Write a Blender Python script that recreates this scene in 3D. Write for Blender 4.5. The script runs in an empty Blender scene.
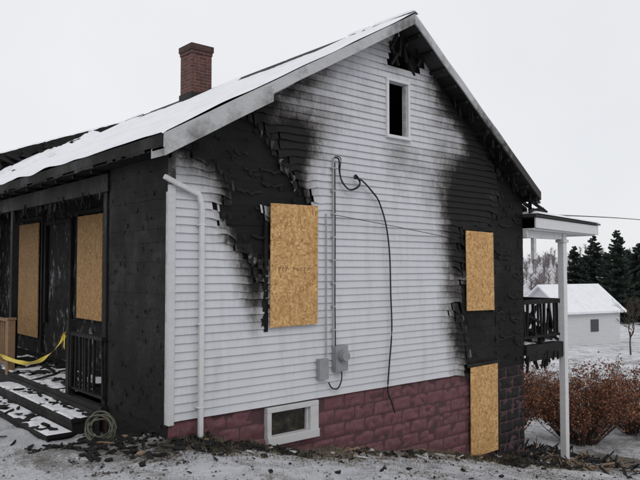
import bpy, bmesh, math, random
from mathutils import Vector, Matrix, Euler, noise
random.seed(7)
sc=bpy.context.scene
# ------------------------------------------------------------------ helpers
def N(x,y=0.0,z=0.0): return noise.noise(Vector((x,y,z)))
class MB:
    def __init__(s): s.v=[]; s.f=[]; s.a=[]
    def vert(s,p,a=0.0):
        s.v.append((p[0],p[1],p[2])); s.a.append(a); return len(s.v)-1
    def quad(s,p,a=0.0):
        i=[s.vert(q,a) for q in p]; s.f.append(i)
    def box(s,x0,x1,y0,y1,z0,z1,a=0.0):
        c=[s.vert(p,a) for p in [(x0,y0,z0),(x1,y0,z0),(x1,y1,z0),(x0,y1,z0),(x0,y0,z1),(x1,y0,z1),(x1,y1,z1),(x0,y1,z1)]]
        for q in [(3,2,1,0),(4,5,6,7),(0,1,5,4),(1,2,6,5),(2,3,7,6),(3,0,4,7)]: s.f.append([c[k] for k in q])
    def obox(s,c,size,rot,a=0.0):
        M=Euler(rot).to_matrix(); h=[d/2 for d in size]
        P=[]
        for p in [(-1,-1,-1),(1,-1,-1),(1,1,-1),(-1,1,-1),(-1,-1,1),(1,-1,1),(1,1,1),(-1,1,1)]:
            q=M@Vector((p[0]*h[0],p[1]*h[1],p[2]*h[2])); P.append(s.vert((c[0]+q.x,c[1]+q.y,c[2]+q.z),a))
        for q in [(3,2,1,0),(4,5,6,7),(0,1,5,4),(1,2,6,5),(2,3,7,6),(3,0,4,7)]: s.f.append([P[k] for k in q])
    def shard(s,c,l,w,th,rot,a=0.0):
        M=Euler(rot).to_matrix(); P=[]
        prof=[(-.5,-.5),(-.2,-.45),(.3,-.5*random.uniform(.5,1)),(.5,random.uniform(-.3,.1)),(.35,random.uniform(.2,.5)),(-.1,.5),(-.45,random.uniform(.1,.45))]
        for zz in (-.5,.5):
            for p in prof:
                q=M@Vector((p[0]*l,p[1]*w,zz*th)); P.append(s.vert((c[0]+q.x,c[1]+q.y,c[2]+q.z),a))
        n=len(prof); s.f.append(P[:n][::-1]); s.f.append(P[n:])
        for i in range(n): s.f.append([P[i],P[(i+1)%n],P[n+(i+1)%n],P[n+i]])
    def prism(s,prof,axis,a0,a1,att=0.0):
        def mk(p,t): return (p[0],t,p[1]) if axis=='y' else (t,p[0],p[1])
        A=[s.vert(mk(p,a0),att) for p in prof]; B=[s.vert(mk(p,a1),att) for p in prof]
        n=len(prof); s.f.append(A); s.f.append(B[::-1])
        for i in range(n): s.f.append([A[i],B[i],B[(i+1)%n],A[(i+1)%n]])
    def tube(s,pts,r,n=6,a=0.0,r1=None):
        rings=[]
        m=len(pts)
        for i,p in enumerate(pts):
            p=Vector(p); 
            t=(Vector(pts[min(i+1,m-1)])-Vector(pts[max(i-1,0)])).normalized()
            u=t.cross(Vector((0,0,1))); 
            if u.length<.05: u=t.cross(Vector((1,0,0)))
            u.normalize(); w=t.cross(u)
            rr=r if r1 is None else r+(r1-r)*i/(m-1)
            rings.append([s.vert(p+u*math.cos(2*math.pi*k/n)*rr+w*math.sin(2*math.pi*k/n)*rr,a) for k in range(n)])
        for i in range(m-1):
            for k in range(n): s.f.append([rings[i][k],rings[i][(k+1)%n],rings[i+1][(k+1)%n],rings[i+1][k]])
        s.f.append(rings[0][::-1]); s.f.append(rings[-1])
    def obj(s,name,mat,parent=None,smooth=False,bevel=0,fixn=True):
        me=bpy.data.meshes.new(name); me.from_pydata(s.v,[],s.f); me.update()
        at=me.attributes.new("soot_shade",'FLOAT','POINT'); at.data.foreach_set("value",s.a)
        if fixn:
            bm=bmesh.new(); bm.from_mesh(me); bmesh.ops.recalc_face_normals(bm,faces=bm.faces); bm.to_mesh(me); bm.free()
        o=bpy.data.objects.new(name,me); sc.collection.objects.link(o)
        me.materials.append(mat)
        if smooth: me.polygons.foreach_set("use_smooth",[True]*len(me.polygons))
        if bevel:
            b=o.modifiers.new("bev",'BEVEL'); b.width=bevel; b.segments=2; b.limit_method='ANGLE'
        if parent: o.parent=parent
        return o
def empty(name):
    e=bpy.data.objects.new(name,None); sc.collection.objects.link(e); return e

class NT:
    def __init__(s,name):
        s.m=bpy.data.materials.new(name); s.m.use_nodes=True; s.t=s.m.node_tree; s.n=s.t.nodes; s.l=s.t.links
        s.b=s.n["Principled BSDF"]; s.b.inputs["Roughness"].default_value=.8
        s.b.inputs["Specular IOR Level"].default_value=.3
        s.tc=s.n.new("ShaderNodeTexCoord")
    def set(s,sock,v):
        if isinstance(v,(int,float)): sock.default_value=v
        elif isinstance(v,tuple): sock.default_value=v if len(v)==4 or len(sock.default_value)==3 else v+(1,)
        else: s.l.new(v,sock)
    def mapp(s,scale=(1,1,1),loc=(0,0,0)):
        m=s.n.new("ShaderNodeMapping"); s.l.new(s.tc.outputs["Object"],m.inputs[0]); m.inputs["Scale"].default_value=scale; m.inputs["Location"].default_value=loc
        return m.outputs[0]
    def noise(s,scale,detail=6,rough=.6,vec=None,dist=0):
        x=s.n.new("ShaderNodeTexNoise"); x.inputs["Scale"].default_value=scale; x.inputs["Detail"].default_value=detail; x.inputs["Roughness"].default_value=rough
        x.inputs["Distortion"].default_value=dist
        s.l.new(vec if vec is not None else s.tc.outputs["Object"],x.inputs["Vector"]); return x.outputs["Fac"]
    def vor(s,scale,vec=None,out="Color",feature='F1'):
        x=s.n.new("ShaderNodeTexVoronoi"); x.feature=feature; x.inputs["Scale"].default_value=scale
        s.l.new(vec if vec is not None else s.tc.outputs["Object"],x.inputs["Vector"]); return x.outputs[out]
    def ramp(s,fac,stops):
        r=s.n.new("ShaderNodeValToRGB"); e=r.color_ramp.elements
        while len(e)<len(stops): e.new(.5)
        for k,(p,c) in enumerate(stops):
            e[k].position=p; e[k].color=(c,c,c,1) if isinstance(c,(int,float)) else tuple(c)+(1,)
        s.l.new(fac,r.inputs[0]); return r.outputs[0]
    def mix(s,fac,a,b,mode='MIX'):
        x=s.n.new("ShaderNodeMix"); x.data_type='RGBA'; x.blend_type=mode; x.clamp_factor=True
        s.set(x.inputs[0],fac); s.set(x.inputs[6],a); s.set(x.inputs[7],b); return x.outputs[2]
    def math(s,op,a,b=0.0,clamp=False):
        x=s.n.new("ShaderNodeMath"); x.operation=op; x.use_clamp=clamp; s.set(x.inputs[0],a); s.set(x.inputs[1],b); return x.outputs[0]
    def attr(s,name):
        x=s.n.new("ShaderNodeAttribute"); x.attribute_name=name; return x.outputs["Fac"]
    def bump(s,h,st=.5,d=.02):
        x=s.n.new("ShaderNodeBump"); x.inputs["Strength"].default_value=st; x.inputs["Distance"].default_value=d
        s.l.new(h,x.inputs["Height"]); s.l.new(x.outputs[0],s.b.inputs["Normal"])
    def col(s,c): s.set(s.b.inputs["Base Color"],c)
    def rough(s,c): s.set(s.b.inputs["Roughness"],c)

# ------------------------------------------------------------------ materials
def m_siding():
    t=NT("vinyl_siding")
    a=t.attr("soot_shade")
    n1=t.noise(2.2,10,.68,t.mapp((1.3,1,1)),.4)
    n2=t.noise(18,8,.75,t.mapp((1.4,1,.8)))
    n3=t.noise(9,8,.7,t.mapp((1.6,1,.25)))
    amp=t.math('ADD',t.math('MULTIPLY',a,.9),.35,True)
    nn=t.math('ADD',t.math('MULTIPLY',t.math('SUBTRACT',n1,.5),1.1),t.math('MULTIPLY',t.math('SUBTRACT',n2,.5),.6))
    nn=t.math('ADD',nn,t.math('MULTIPLY',t.math('SUBTRACT',n3,.5),.4))
    k=t.math('ADD',a,t.math('MULTIPLY',nn,amp))
    base=t.mix(t.noise(1.2,4,.6),(.53,.545,.58),(.64,.65,.675))
    dirt=t.ramp(t.noise(5,9,.8,t.mapp((1,1,.15))),[(.48,0),(.8,.55)])
    base=t.mix(dirt,base,(.34,.315,.29))
    base=t.mix(t.ramp(t.noise(11,9,.8),[(.6,0),(.72,.3)]),base,(.26,.235,.22))
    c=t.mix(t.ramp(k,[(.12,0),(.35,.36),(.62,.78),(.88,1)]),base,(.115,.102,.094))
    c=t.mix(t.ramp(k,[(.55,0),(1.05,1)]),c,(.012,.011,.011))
    fl=t.ramp(t.noise(34,6,.8,t.mapp((1,1,.6))),[(.60,0),(.68,.4)])
    c=t.mix(t.math('MULTIPLY',fl,t.ramp(k,[(.3,0),(.6,.8),(1.0,.1)])),c,(.25,.235,.225))
    t.col(c); t.rough(t.mix(a,(.5,.5,.5),(.8,.8,.8)))
    t.bump(t.math('MULTIPLY',n2,t.math('ADD',a,.15)),.7,.02); return t.m
def m_char(name="charred_wood",lo=.004,hi=.024,scale=(1,1,1),pale=.0,bd=.02,brown=.5,patch=.75):
    t=NT(name)
    n=t.noise(5,10,.7,t.mapp(scale)); n2=t.noise(1.2,7,.65); v=t.vor(30,t.mapp((1,1,.6)),"Distance"); n4=t.noise(20,8,.8)
    c=t.ramp(n,[(.32,(lo,lo*.95,lo*.95)),(.6,(hi*.5,hi*.48,hi*.46)),(.8,(hi*1.4,hi*1.3,hi*1.25))])
    c=t.mix(t.ramp(n2,[(.46,0),(.72,patch)]),c,(hi*1.3,hi*1.24,hi*1.2))
    c=t.mix(t.ramp(n4,[(.62,0),(.70,.4)]),c,(hi*3.2,hi*3.1,hi*3.0))
    c=t.mix(t.ramp(t.noise(2.6,8,.75,t.mapp((1,1,1),(5,1,3))),[(.62,0),(.72,brown)]),c,(.055,.035,.022))
    if pale: c=t.mix(t.ramp(t.noise(4,9,.75,t.mapp((1.2,1.2,.6),(3,1,2))),[(.56,0),(.63,pale)]),c,(.34,.34,.35))
    t.col(c); t.rough(t.ramp(n2,[(.35,.42),(.65,.85)])); t.b.inputs["Specular IOR Level"].default_value=.22
    t.bump(t.math('ADD',t.math('ADD',n,n4),t.math('MULTIPLY',v,.5)),.7,bd); return t.m
def m_trim(name="sooty_white_trim",lo=.34,hi=.58):
    t=NT(name); a=t.attr("soot_shade")
    n=t.noise(4,9,.75); k=t.math('ADD',a,t.math('MULTIPLY',t.math('SUBTRACT',n,.5),1.2))
    base=t.mix(t.noise(9,6,.7,t.mapp((.4,.4,1.4))),(lo,lo,lo*1.02),(hi,hi*1.01,hi*1.02))
    c=t.mix(t.ramp(k,[(.28,0),(.8,1)]),base,(.04,.036,.034))
    t.col(c); t.rough(.6); t.bump(n,.2,.01); return t.m
def m_white(name="white_paint",v=.72):
    t=NT(name); n=t.noise(7,8,.75)
    t.col(t.mix(t.ramp(n,[(.5,0),(.8,.55)]),(v,v,v*1.01),(v*.55,v*.53,v*.5))); t.rough(.55); t.bump(n,.1,.005); return t.m
def m_osb():
    t=NT("osb_board")
    v1=t.vor(36,t.mapp((1.0,1,.45))); v2=t.vor(44,t.mapp((.42,1,1.0),(4,2,1))); v3=t.vor(52,t.mapp((.7,1,.7),(1,7,3)))
    def sep(v):
        s=t.n.new("ShaderNodeSeparateColor"); t.l.new(v,s.inputs[0]); return s.outputs
    s1=sep(v1); s2=sep(v2); s3=sep(v3)
    c1=t.ramp(s1[0],[(0,(.34,.165,.058)),(.4,(.54,.30,.11)),(1,(.72,.46,.20))])
    c2=t.ramp(s2[1],[(0,(.30,.145,.05)),(.5,(.57,.33,.125)),(1,(.76,.51,.24))])
    c=t.mix(t.math('GREATER_THAN',s1[2],.5),c1,c2)
    c=t.mix(t.math('MULTIPLY',t.math('GREATER_THAN',s3[1],.6),.7),c,t.ramp(s3[0],[(0,(.38,.21,.085)),(1,(.66,.42,.19))]))
    c=t.mix(t.ramp(t.noise(60,4,.6),[(.58,0),(.75,.6)]),c,(.2,.09,.03))
    c=t.mix(t.ramp(t.noise(2.5,6,.65),[(.42,0),(.8,.5)]),c,(.38,.2,.07))
    c=t.mix(t.math('MULTIPLY',t.attr("soot_shade"),1),c,(.03,.02,.015))
    t.col(c); t.rough(.65); t.bump(s1[0],.25,.004); return t.m
def m_block():
    t=NT("maroon_painted_block"); a=t.attr("soot_shade")
    n=t.noise(12,9,.75); n2=t.noise(1.6,5,.6)
    c=t.mix(n2,(.125,.050,.060),(.18,.078,.090))
    c=t.mix(t.ramp(n,[(.48,0),(.8,.6)]),c,(.25,.155,.165))
    c=t.mix(t.ramp(t.noise(5,8,.75),[(.5,0),(.74,.6)]),c,(.065,.034,.040))
    k=t.math('ADD',a,t.math('MULTIPLY',t.math('SUBTRACT',n,.5),.8))
    c=t.mix(t.ramp(k,[(.25,0),(.8,1)]),c,(.012,.010,.010))
    t.col(c); t.rough(.75); t.bump(n,.6,.02); return t.m
def m_brick():
    t=NT("chimney_brick"); b=t.n.new("ShaderNodeTexBrick")
    sx=t.n.new("ShaderNodeSeparateXYZ"); t.l.new(t.tc.outputs["Object"],sx.inputs[0])
    cb=t.n.new("ShaderNodeCombineXYZ"); t.l.new(t.math('ADD',sx.outputs[0],sx.outputs[1]),cb.inputs[0]); t.l.new(sx.outputs[2],cb.inputs[1])
    t.l.new(cb.outputs[0],b.inputs["Vector"]); b.inputs["Scale"].default_value=1.0
    b.inputs["Brick Width"].default_value=.21; b.inputs["Row Height"].default_value=.072; b.inputs["Mortar Size"].default_value=.008
    b.inputs["Color1"].default_value=(.17,.06,.045,1); b.inputs["Color2"].default_value=(.085,.034,.03,1); b.inputs["Mortar"].default_value=(.17,.14,.125,1)
    n=t.noise(8,8,.7)
    c=t.mix(t.ramp(n,[(.42,0),(.72,.8)]),b.outputs["Color"],(.045,.034,.030))
    c=t.mix(t.attr("soot_shade"),c,(.03,.022,.02))
    t.col(c); t.bump(t.math('SUBTRACT',n,t.math('MULTIPLY',b.outputs["Fac"],1.2)),.6,.01); return t.m
def m_snow(name="snow"):
    t=NT(name); n=t.noise(6,8,.6); c=t.mix(t.ramp(t.noise(2.5,8,.7),[(.45,0),(.8,.6)]),(.80,.81,.84),(.56,.57,.61))
    c=t.mix(t.ramp(t.noise(22,8,.8),[(.66,0),(.72,.6)]),c,(.25,.24,.24))
    t.col(c); t.rough(.7); t.bump(n,.4,.03); return t.m
def m_shingle():
    t=NT("asphalt_shingle"); n=t.noise(30,6,.7); n2=t.noise(2,4,.5)
    c=t.mix(n2,(.02,.02,.022),(.055,.05,.05)); t.col(c); t.bump(n,.5,.01); return t.m
def m_simple(name,c,r=.6,metal=0,var=.3,sc_=8,bump=.1):
    t=NT(name); n=t.noise(sc_,7,.7)
    t.col(t.mix(n,tuple(x*(1-var) for x in c),tuple(min(1,x*(1+var)) for x in c))); t.rough(r); t.b.inputs["Metallic"].default_value=metal
    t.bump(n,bump,.01); return t.m
def m_ground():
    t=NT("snowy_ground")
    big=t.noise(.8,7,.7); mid=t.noise(4.5,9,.75); fine=t.noise(38,7,.8)
    k=t.math('ADD',t.math('MULTIPLY',big,.45),t.math('ADD',t.math('MULTIPLY',mid,.4),t.math('MULTIPLY',fine,.5)))
    k=t.math('ADD',k,t.math('MULTIPLY',t.attr("soot_shade"),.22))
    snow=t.mix(t.ramp(t.noise(2.2,8,.7),[(.3,0),(.7,1)]),(.54,.55,.585),(.80,.81,.84))
    grass=t.mix(t.noise(60,5,.7),(.035,.03,.022),(.16,.14,.105))
    c=t.mix(t.ramp(k,[(.672,0),(.705,.45),(.75,.7),(.85,.95)]),snow,grass)
    t.col(c); t.rough(.8); t.bump(t.math('ADD',t.math('MULTIPLY',fine,.6),mid),.9,.05); return t.m

SID=m_siding(); CH=m_char(); CHW=m_char("charred_sheathing",.003,.013,(.8,1,1.6),0,.015,.25,.6); CHP=m_char("charred_porch_wall",.003,.016,(1,1,1),.7)
TRIM=m_trim(); BTR=m_trim("balcony_white_trim",.54,.76); WH=m_white("downspout_white",.62); OSB=m_osb(); BLK=m_block(); BRK=m_brick(); SNOW=m_snow(); SHG=m_shingle(); GND=m_ground()
DARK=m_simple("black_rubber_cable",(.015,.015,.016),.5); GREY=m_simple("grey_metal",(.30,.31,.32),.45,.3)
LWOOD=m_simple("weathered_wood",(.24,.15,.085),.75,0,.4,12,.4)

# ------------------------------------------------------------------ terrain
def sm(a,b,x):
    t=max(0,min(1,(x-a)/(b-a))); return t*t*(3-2*t)
def H(x,y):
    if x<0: b=-.03
    elif x<9: b=-.03-.21*x
    elif x<14: b=-1.92-.21*(x-9)+.021*(x-9)**2
    else: b=-2.445
    if x<0: b+=-.30*sm(.3,1.6,y)
    else: b+=-.30*sm(.3,1.6,y)*sm(2,0,x)
    if y<-.6: b+=.055*min(-y-.6,12)*(1 if x<2 else 1-.6*sm(2,9,x))
    d=math.hypot(x,y)
    b+=-2.3*sm(14,90,d)
    b+=9.5*sm(140,330,d)+4*N(x/60,y/60)*sm(100,250,d)
    b+=.06*N(x*.8,y*.8)+.035*N(x*2.6,y*2.6,5)+.022*N(x*8,y*8,2)*(1 if d<25 else 0)
    return b
def axis(lo,hi,st,far):
    a=[lo+i*st for i in range(int(round((hi-lo)/st))+1)]
    s=st; v=hi; up=[]
    while v<far: s*=1.22; v+=s; up.append(v)
    s=st; v=lo; dn=[]
    while v>-far: s*=1.22; v-=s; dn.append(v)
    return dn[::-1]+a+up
xs=axis(-5,13,.07,900); ys=axis(-5,4,.07,900)
g=MB()
for y in ys:
    for x in xs:
        l=0
        if -1.5<x<10 and -3<y<.3:
            c0=-.2+.25*N(x*.9,3,1)
            l=max(l,math.exp(-((y-c0)/(.30+.25*N(x*.7,9)))**2)*((.55+.4*sm(1.8,.8,x)+.4*sm(4.5,6.5,x)) if x>-.3 else .4))
        if x>6.8 and x<11.5 and y<2.5: l=max(l,.8*math.exp(-((y+.2)/1.0)**2))
        if x<.2 and x>-2.2 and -1<y<3: l=max(l,.45*math.exp(-((x+.5)/.8)**2-((y-.5)/1.1)**2))
        g.vert((x,y,H(x,y)),l)
nx=len(xs)
for j in range(len(ys)-1):
    for i in range(nx-1): g.f.append([j*nx+i,j*nx+i+1,(j+1)*nx+i+1,(j+1)*nx+i])
g.obj("ground",GND,None,True,fixn=False)

# ------------------------------------------------------------------ house
house=empty("fire_damaged_house")
W=7.45; RX=4.0; RZ=5.93; SL=.568; SR=.717; L=12.0; OV=.32
def zT(x): return RZ-SL*(RX-x) if x<RX else RZ-SR*(x-RX)
holeA=[(.30,3.50),(.5,3.9),(.83,4.05),(1.2,3.95),(1.33,3.84),(1.54,3.57),(1.8,3.2),(2.07,2.89),(1.43,2.82),(1.42,2.36),(1.36,1.9),(1.28,1.86),(1.18,2.2),(.99,2.31),(.76,2.66),(.80,3.16),(.56,3.38)]
holeB=[(6.1,4.6),(6.35,4.12),(6.62,3.75),(6.78,3.3),(6.42,2.94),(6.39,2.67),(5.75,2.62),(5.5,2.55),(5.62,2.4),(5.66,2.15),(5.5,2.05),(5.48,1.95),(5.62,1.85),(5.6,1.27),(5.40,1.27),(5.55,1.0),(5.68,.57),(5.62,.1),(7.7,.1),(7.7,4.6)]
peak=[(3.72,5.20),(3.80,5.5),(4.0,5.75),(4.35,5.72),(4.6,5.3),(4.33,5.12)]
def inside(p,poly):
    x,y=p; c=False; n=len(poly); j=n-1
    for i in range(n):
        xi,yi=poly[i]; xj,yj=poly[j]
        if (yi>y)!=(yj>y) and x<(xj-xi)*(y-yi)/(yj-yi)+xi: c=not c
        j=i
    return c
def dist(p,poly):
    m=9
    for i in range(len(poly)):
        ax,ay=poly[i-1]; bx,by=poly[i]; dx,dy=bx-ax,by-ay
        t=max(0,min(1,((p[0]-ax)*dx+(p[1]-ay)*dy)/(dx*dx+dy*dy+1e-9)))
        m=min(m,math.hypot(p[0]-ax-t*dx,p[1]-ay-t*dy))
    return m
blobs=[(.9,3.8,.8,.4,.9),(1.85,3.75,.42,.45,.75),(2.4,4.25,.55,.35,.42),(1.9,3.2,.22,.45,.6),(2.2,3.6,.4,.6,.18),(1.12,2.1,.26,.42,.8),(1.2,1.5,.18,.4,.55),(.5,3.25,.5,.3,.5),(.9,2.8,.3,.5,.35),
 (6.15,3.5,.62,.95,1.05),(5.55,3.1,.55,.8,.72),(4.95,3.45,.7,.75,.34),(5.35,2.2,.34,.85,.66),(5.47,.7,.28,.55,.75),(5.15,1.2,.32,.9,.26),(3.95,3.75,.35,.42,.32),(3.6,3.2,.5,.6,.08),
 (3.9,5.3,.5,.3,.5),(5.0,4.6,.45,.35,.42),(2.7,2.4,.3,1.2,.08),(3.3,4.6,.4,.4,.14)]
def soot_shade(x,z):
    d=zT(x)-.2-z; s=0
    for cx,cz,rx,rz,a in blobs:
        e=((x-cx)/rx)**2+((z-cz)/rz)**2
        if e<8: s+=a*math.exp(-e)
    if x<RX: s+=.7*math.exp(-(d/.22)**2)*(.25+.75*sm(3.1,1.9,x))
    else: s+=.9*math.exp(-(d/.32)**2)*(.45+.55*sm(4.2,5.4,x))
    m=min(dist((x,z),holeA),dist((x,z),holeB)); s+=.8*math.exp(-m/.12)
    return min(1.3,s)
sd=MB(); ROW=.1016; CX=.035
z=.18
jn=lambda x,z,k:N(x*2.3,z*2.3,k)*.16+N(x*9,z*9,k)*.07
while z<5.8:
    z1=z+ROW
    rowj=(random.random()-.5)*.22; rs_=(random.random()-.5)*.2
    n=int(W/CX)+1
    for i in range(n):
        xa=i*CX; xb=min(W,xa+CX)
        if xb-xa<.01: continue
        xc=(xa+xb)/2; zc=z+ROW/2
        if zc>zT(xc)-.13: continue
        p=(xc+jn(xc,zc,1)+rowj,zc+jn(xc,zc,8)*.4)
        if inside(p,holeA) or inside(p,holeB) or inside((xc,zc),peak): continue
        if 3.69<xc<4.20 and 4.05<zc<4.91: continue
        if xc>7.3 : continue
        mA=min(dist(p,holeA),dist(p,holeB))
        if mA<.14 and N(xc*16,zc*16,3)>.22: continue
        def pt(x,zz,y,low):
            zz=min(zz,zT(x)-.125)
            m=min(dist((x,zz),holeA),dist((x,zz),holeB))
            w=math.exp(-m/.16)
            y2=y-.06*w*(N(x*6,z*3,3)+.3)*(1 if low else .3)-.004*N(x*1.3,z*5,9)
            z2=zz-(.12 if low else .04)*w*(N(x*5,z*6,7)+.4)+.004*N(x*2,z*7,4)
            return (x,min(y2,-.001),z2)
        P=[pt(xa,z-.004,-.026,1),pt(xb,z-.004,-.026,1),pt(xb,z1,-.004,0),pt(xa,z1,-.004,0)]
        ss=[]
        for q in P:
            s0=soot_shade(q[0],q[2]); ss.append(s0+rs_*min(1,s0*2.2)+.14*N(q[0]*1.1,z*9.3,6)*min(1,s0*3))
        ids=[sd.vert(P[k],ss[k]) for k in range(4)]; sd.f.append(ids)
        q0=sd.vert((P[0][0],P[0][1]+.022,P[0][2]+.001),ss[0]+.3); q1=sd.vert((P[1][0],P[1][1]+.022,P[1][2]+.001),ss[1]+.3)  # lip underside darkened beyond its soot: shadow gap painted under each clapboard
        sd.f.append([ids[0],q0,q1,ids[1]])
    z=z1
def edgepts(poly,segs,sp=.10):
    out=[]
    for i in segs:
        a=poly[i]; b=poly[(i+1)%len(poly)]; l=math.hypot(b[0]-a[0],b[1]-a[1]); n=max(1,int(l/sp))
        for k in range(n): t=(k+random.random())/n; out.append((a[0]+(b[0]-a[0])*t,a[1]+(b[1]-a[1])*t))
    return out
for (x,z) in edgepts(holeA,[3,4,5,6,10,11,12,13,14,15])+edgepts(holeB,[0,1,2,13,14,15,16])+edgepts(holeB,[6,7,8,9,10,11],.16):
    x+=random.gauss(0,.05); z+=random.gauss(0,.04); l=random.uniform(.04,.15); w=random.uniform(.01,.032); cu=random.uniform(-.04,.04); ang=random.gauss(0,.35)
    if x>5.58 and 1.2<z<2.7: continue
    prev=None; s0=.75+random.random()*.6
    for k in range(6):
        t=k/5; px=x+math.sin(ang)*l*t+cu*math.sin(t*3); pz=z-l*t*math.cos(ang); py=-.022-.022*math.sin(t*2.6)
        ww=w*(1-.75*t*t)*random.uniform(.75,1.25)
        a=sd.vert((px-ww,py,pz+.01*random.random()),s0); b=sd.vert((px+ww,py-.008*math.sin(k),pz),s0)
        if prev: sd.f.append([prev[0],prev[1],b,a])
        prev=(a,b)
sd.obj("gable_siding",SID,house,fixn=False)
sh=MB(); z=.17
while z<5.85:
    PH=random.choice([.14,.19,.19,.24]); z1=z+PH-.002
    nseg=100; off=0
    for i in range(nseg):
        if random.random()<.03: off=random.random()*.010
        xa=W*i/nseg; xb=W*(i+1)/nseg; xc=(xa+xb)/2; zc=(z+z1)/2
        if 3.69<xc<4.2 and 4.05<zc<4.91: continue
        if inside((xc,zc),peak): continue
        za=min(z1,zT(xa)-.12); zb=min(z1,zT(xb)-.12)
        if za<=z and zb<=z: continue
        za=max(za,z); zb=max(zb,z)
        yy=lambda x,zz: .014+off+.006*N(x*5,zz*7,1)
        mid=[(xa,yy(xa,(z+za)/2)-.002,(z+za)/2),(xb,yy(xb,(z+zb)/2)-.002,(z+zb)/2)]
        lo_=[(xa,yy(xa,z),z),(xb,yy(xb,z),z)]; hi_=[(xa,yy(xa,za),za),(xb,yy(xb,zb),zb)]
        sh.quad([lo_[0],lo_[1],mid[1],mid[0]]); sh.quad([mid[0],mid[1],hi_[1],hi_[0]])
        sh.quad([hi_[0],hi_[1],(xb,.06,zb),(xa,.06,za)]); sh.quad([lo_[0],(xa,.06,z),(xb,.06,z),lo_[1]])
    z+=PH
for k in range(260):
    if random.random()<.35: x=random.uniform(.4,2.0); z=random.uniform(1.9,4.0)
    else: x=random.uniform(5.45,7.4); z=random.uniform(.2,4.0)
    if z>zT(x)-.25: continue
    if not(inside((x,z),holeA) or inside((x,z),holeB)): continue
    s=random.uniform(.01,.05); P=[]
    for j in range(6):
        a=j/6*6.28; P.append((x+math.cos(a)*s*random.uniform(.5,1.4),.002-random.random()*.014,z+math.sin(a)*s*random.uniform(.4,1.3)))
    sh.quad(P)
sh.obj("gable_sheathing",CHW,house,fixn=False)
vr=MB()
for k in range(26):
    if k<8: x=random.uniform(.8,1.4); z=random.uniform(2.3,3.7)
    else: x=random.uniform(6.5,7.2); z=random.uniform(.4,3.5)
    l=random.uniform(.15,.5); prev=None
    for q in range(8):
        t=q/7; px=x+l*t; pz=z-.05*math.sin(t*3)*random.random(); h=.02+.03*random.random()
        if px>7.44: break
        a=vr.vert((px,-.004-.01*random.random(),pz),1.1); b=vr.vert((px,-.001,pz+h),1.1)
        if prev: vr.f.append([prev[0],a,b,prev[1]])
        prev=(a,b)
vr.obj("burnt_vinyl_remnants",SID,house,fixn=False)
bw=MB()
bw.prism([(0,.17),(W,.17),(W,zT(W)-.15),(6.2,zT(6.2)-.15),(4.35,zT(4.35)-.2),(4.25,5.1),(4.25,4.0),(3.64,4.0),(3.64,5.1),(3.68,zT(3.68)-.2),(0,zT(0)-.15)],'y',.062,.16)
bw.obj("wall_frame",CH,house)
fb=MB(); BW=.405; BH=.2; row=0; z=.165
while z>-2.3:
    z0=z-BH; off=(row%2)*BW/2
    x=-off
    while x<W:
        xa=max(0,x)+.002; xb=min(W,x+BW)-.002
        if xb-xa>.03:
            if not(xb>1.44 and xa<2.22 and z0>-.36 and z>-.3) :
                nu,nv=10,6; ids=[]; bv=random.uniform(-.12,.14); dep=random.uniform(.5,1.1)
                for v in range(nv+1):
                    for u in range(nu+1):
                        X=xa+(xb-xa)*u/nu; Z=z0+.002+(BH-.004)*v/nv
                        e=min(u,nu-u,1.2)/1.2*min(v,nv-v,1)
                        y=.03-.026*e*(.7*dep+1.3*N(X*8,Z*12,row*3.1))
                        s=sm(5.0,7.0,X+.5*N(X,Z))*.9+.25*sm(-.1,.2,Z)*sm(4.2,5.5,X)+.12*sm(0.3,0,X)+bv
                        if X>6.52: s+=.6
                        ids.append(fb.vert((X,y,Z),s))
                for v in range(nv):
                    for u in range(nu):
                        a=v*(nu+1)+u; fb.f.append([ids[a],ids[a+1],ids[a+nu+2],ids[a+nu+1]])
        x+=BW
    z-=BH; row+=1
fb.obj("foundation_blocks",BLK,house,True,fixn=False)
mo=MB(); 
for (a,b,c,d) in [(0,1.44,-2.4,.165),(2.22,W,-2.4,.165),(1.44,2.22,-2.4,-.36)]: mo.box(a,b,.027,.25,c,d,.2+(.8 if a>5 else 0))
mo.box(W-.25,W-.002,.25,L,-2.6,.165,1); mo.box(0,.25,.25,L,-1.2,.095,.7)
mo.obj("foundation_core",m_simple("mortar_dark",(.085,.045,.05),.9),house)
bwn=MB()
x0,x1,z0,z1=1.40,2.28,-.34,.155
bwn.box(x0,x1,-.05,.1,z1-.07,z1); bwn.box(x0,x1+.0,-.07,.12,z0,z0+.11); bwn.box(x0,x0+.07,-.048,.1,z0+.11,z1-.07); bwn.box(x1-.15,x1,-.048,.1,z0+.11,z1-.07)
bwn.box(x0+.07,x0+.105,-.0,.05,z0+.11,z1-.07); bwn.box(x1-.18,x1-.15,-.0,.05,z0+.11,z1-.07)
bwn.obj("basement_window_frame",m_white("aged_white_paint",.56),house,bevel=.006)
gl=MB(); gl.box(x0+.10,x1-.18,.05,.056,z0+.11,z1-.07)
tg=NT("dirty_glass"); tg.col(tg.ramp(tg.noise(9,8,.75),[(.42,(.012,.012,.01)),(.6,(.05,.042,.03)),(.75,(.16,.14,.11))])); tg.rough(.2)
gl.obj("basement_window_glass",tg.m,house)
aw=MB(); a,b,c,d=3.69,4.20,4.05,4.91
aw.box(a-.02,a+.03,-.05,.09,c,d,.1); aw.box(b-.04,b+.01,-.05,.09,c,d,.15); aw.box(a-.02,b+.01,-.052,.09,d,d+.04,.2); aw.box(a-.03,b+.02,-.07,.09,c-.04,c+.01,.1)
aw.box(a+.03,a+.05,-.01,.05,c,d,.4); aw.box(b-.055,b-.04,-.01,.05,c,d,.4)
aw.obj("attic_window_frame",BTR,house,bevel=.005)
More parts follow.
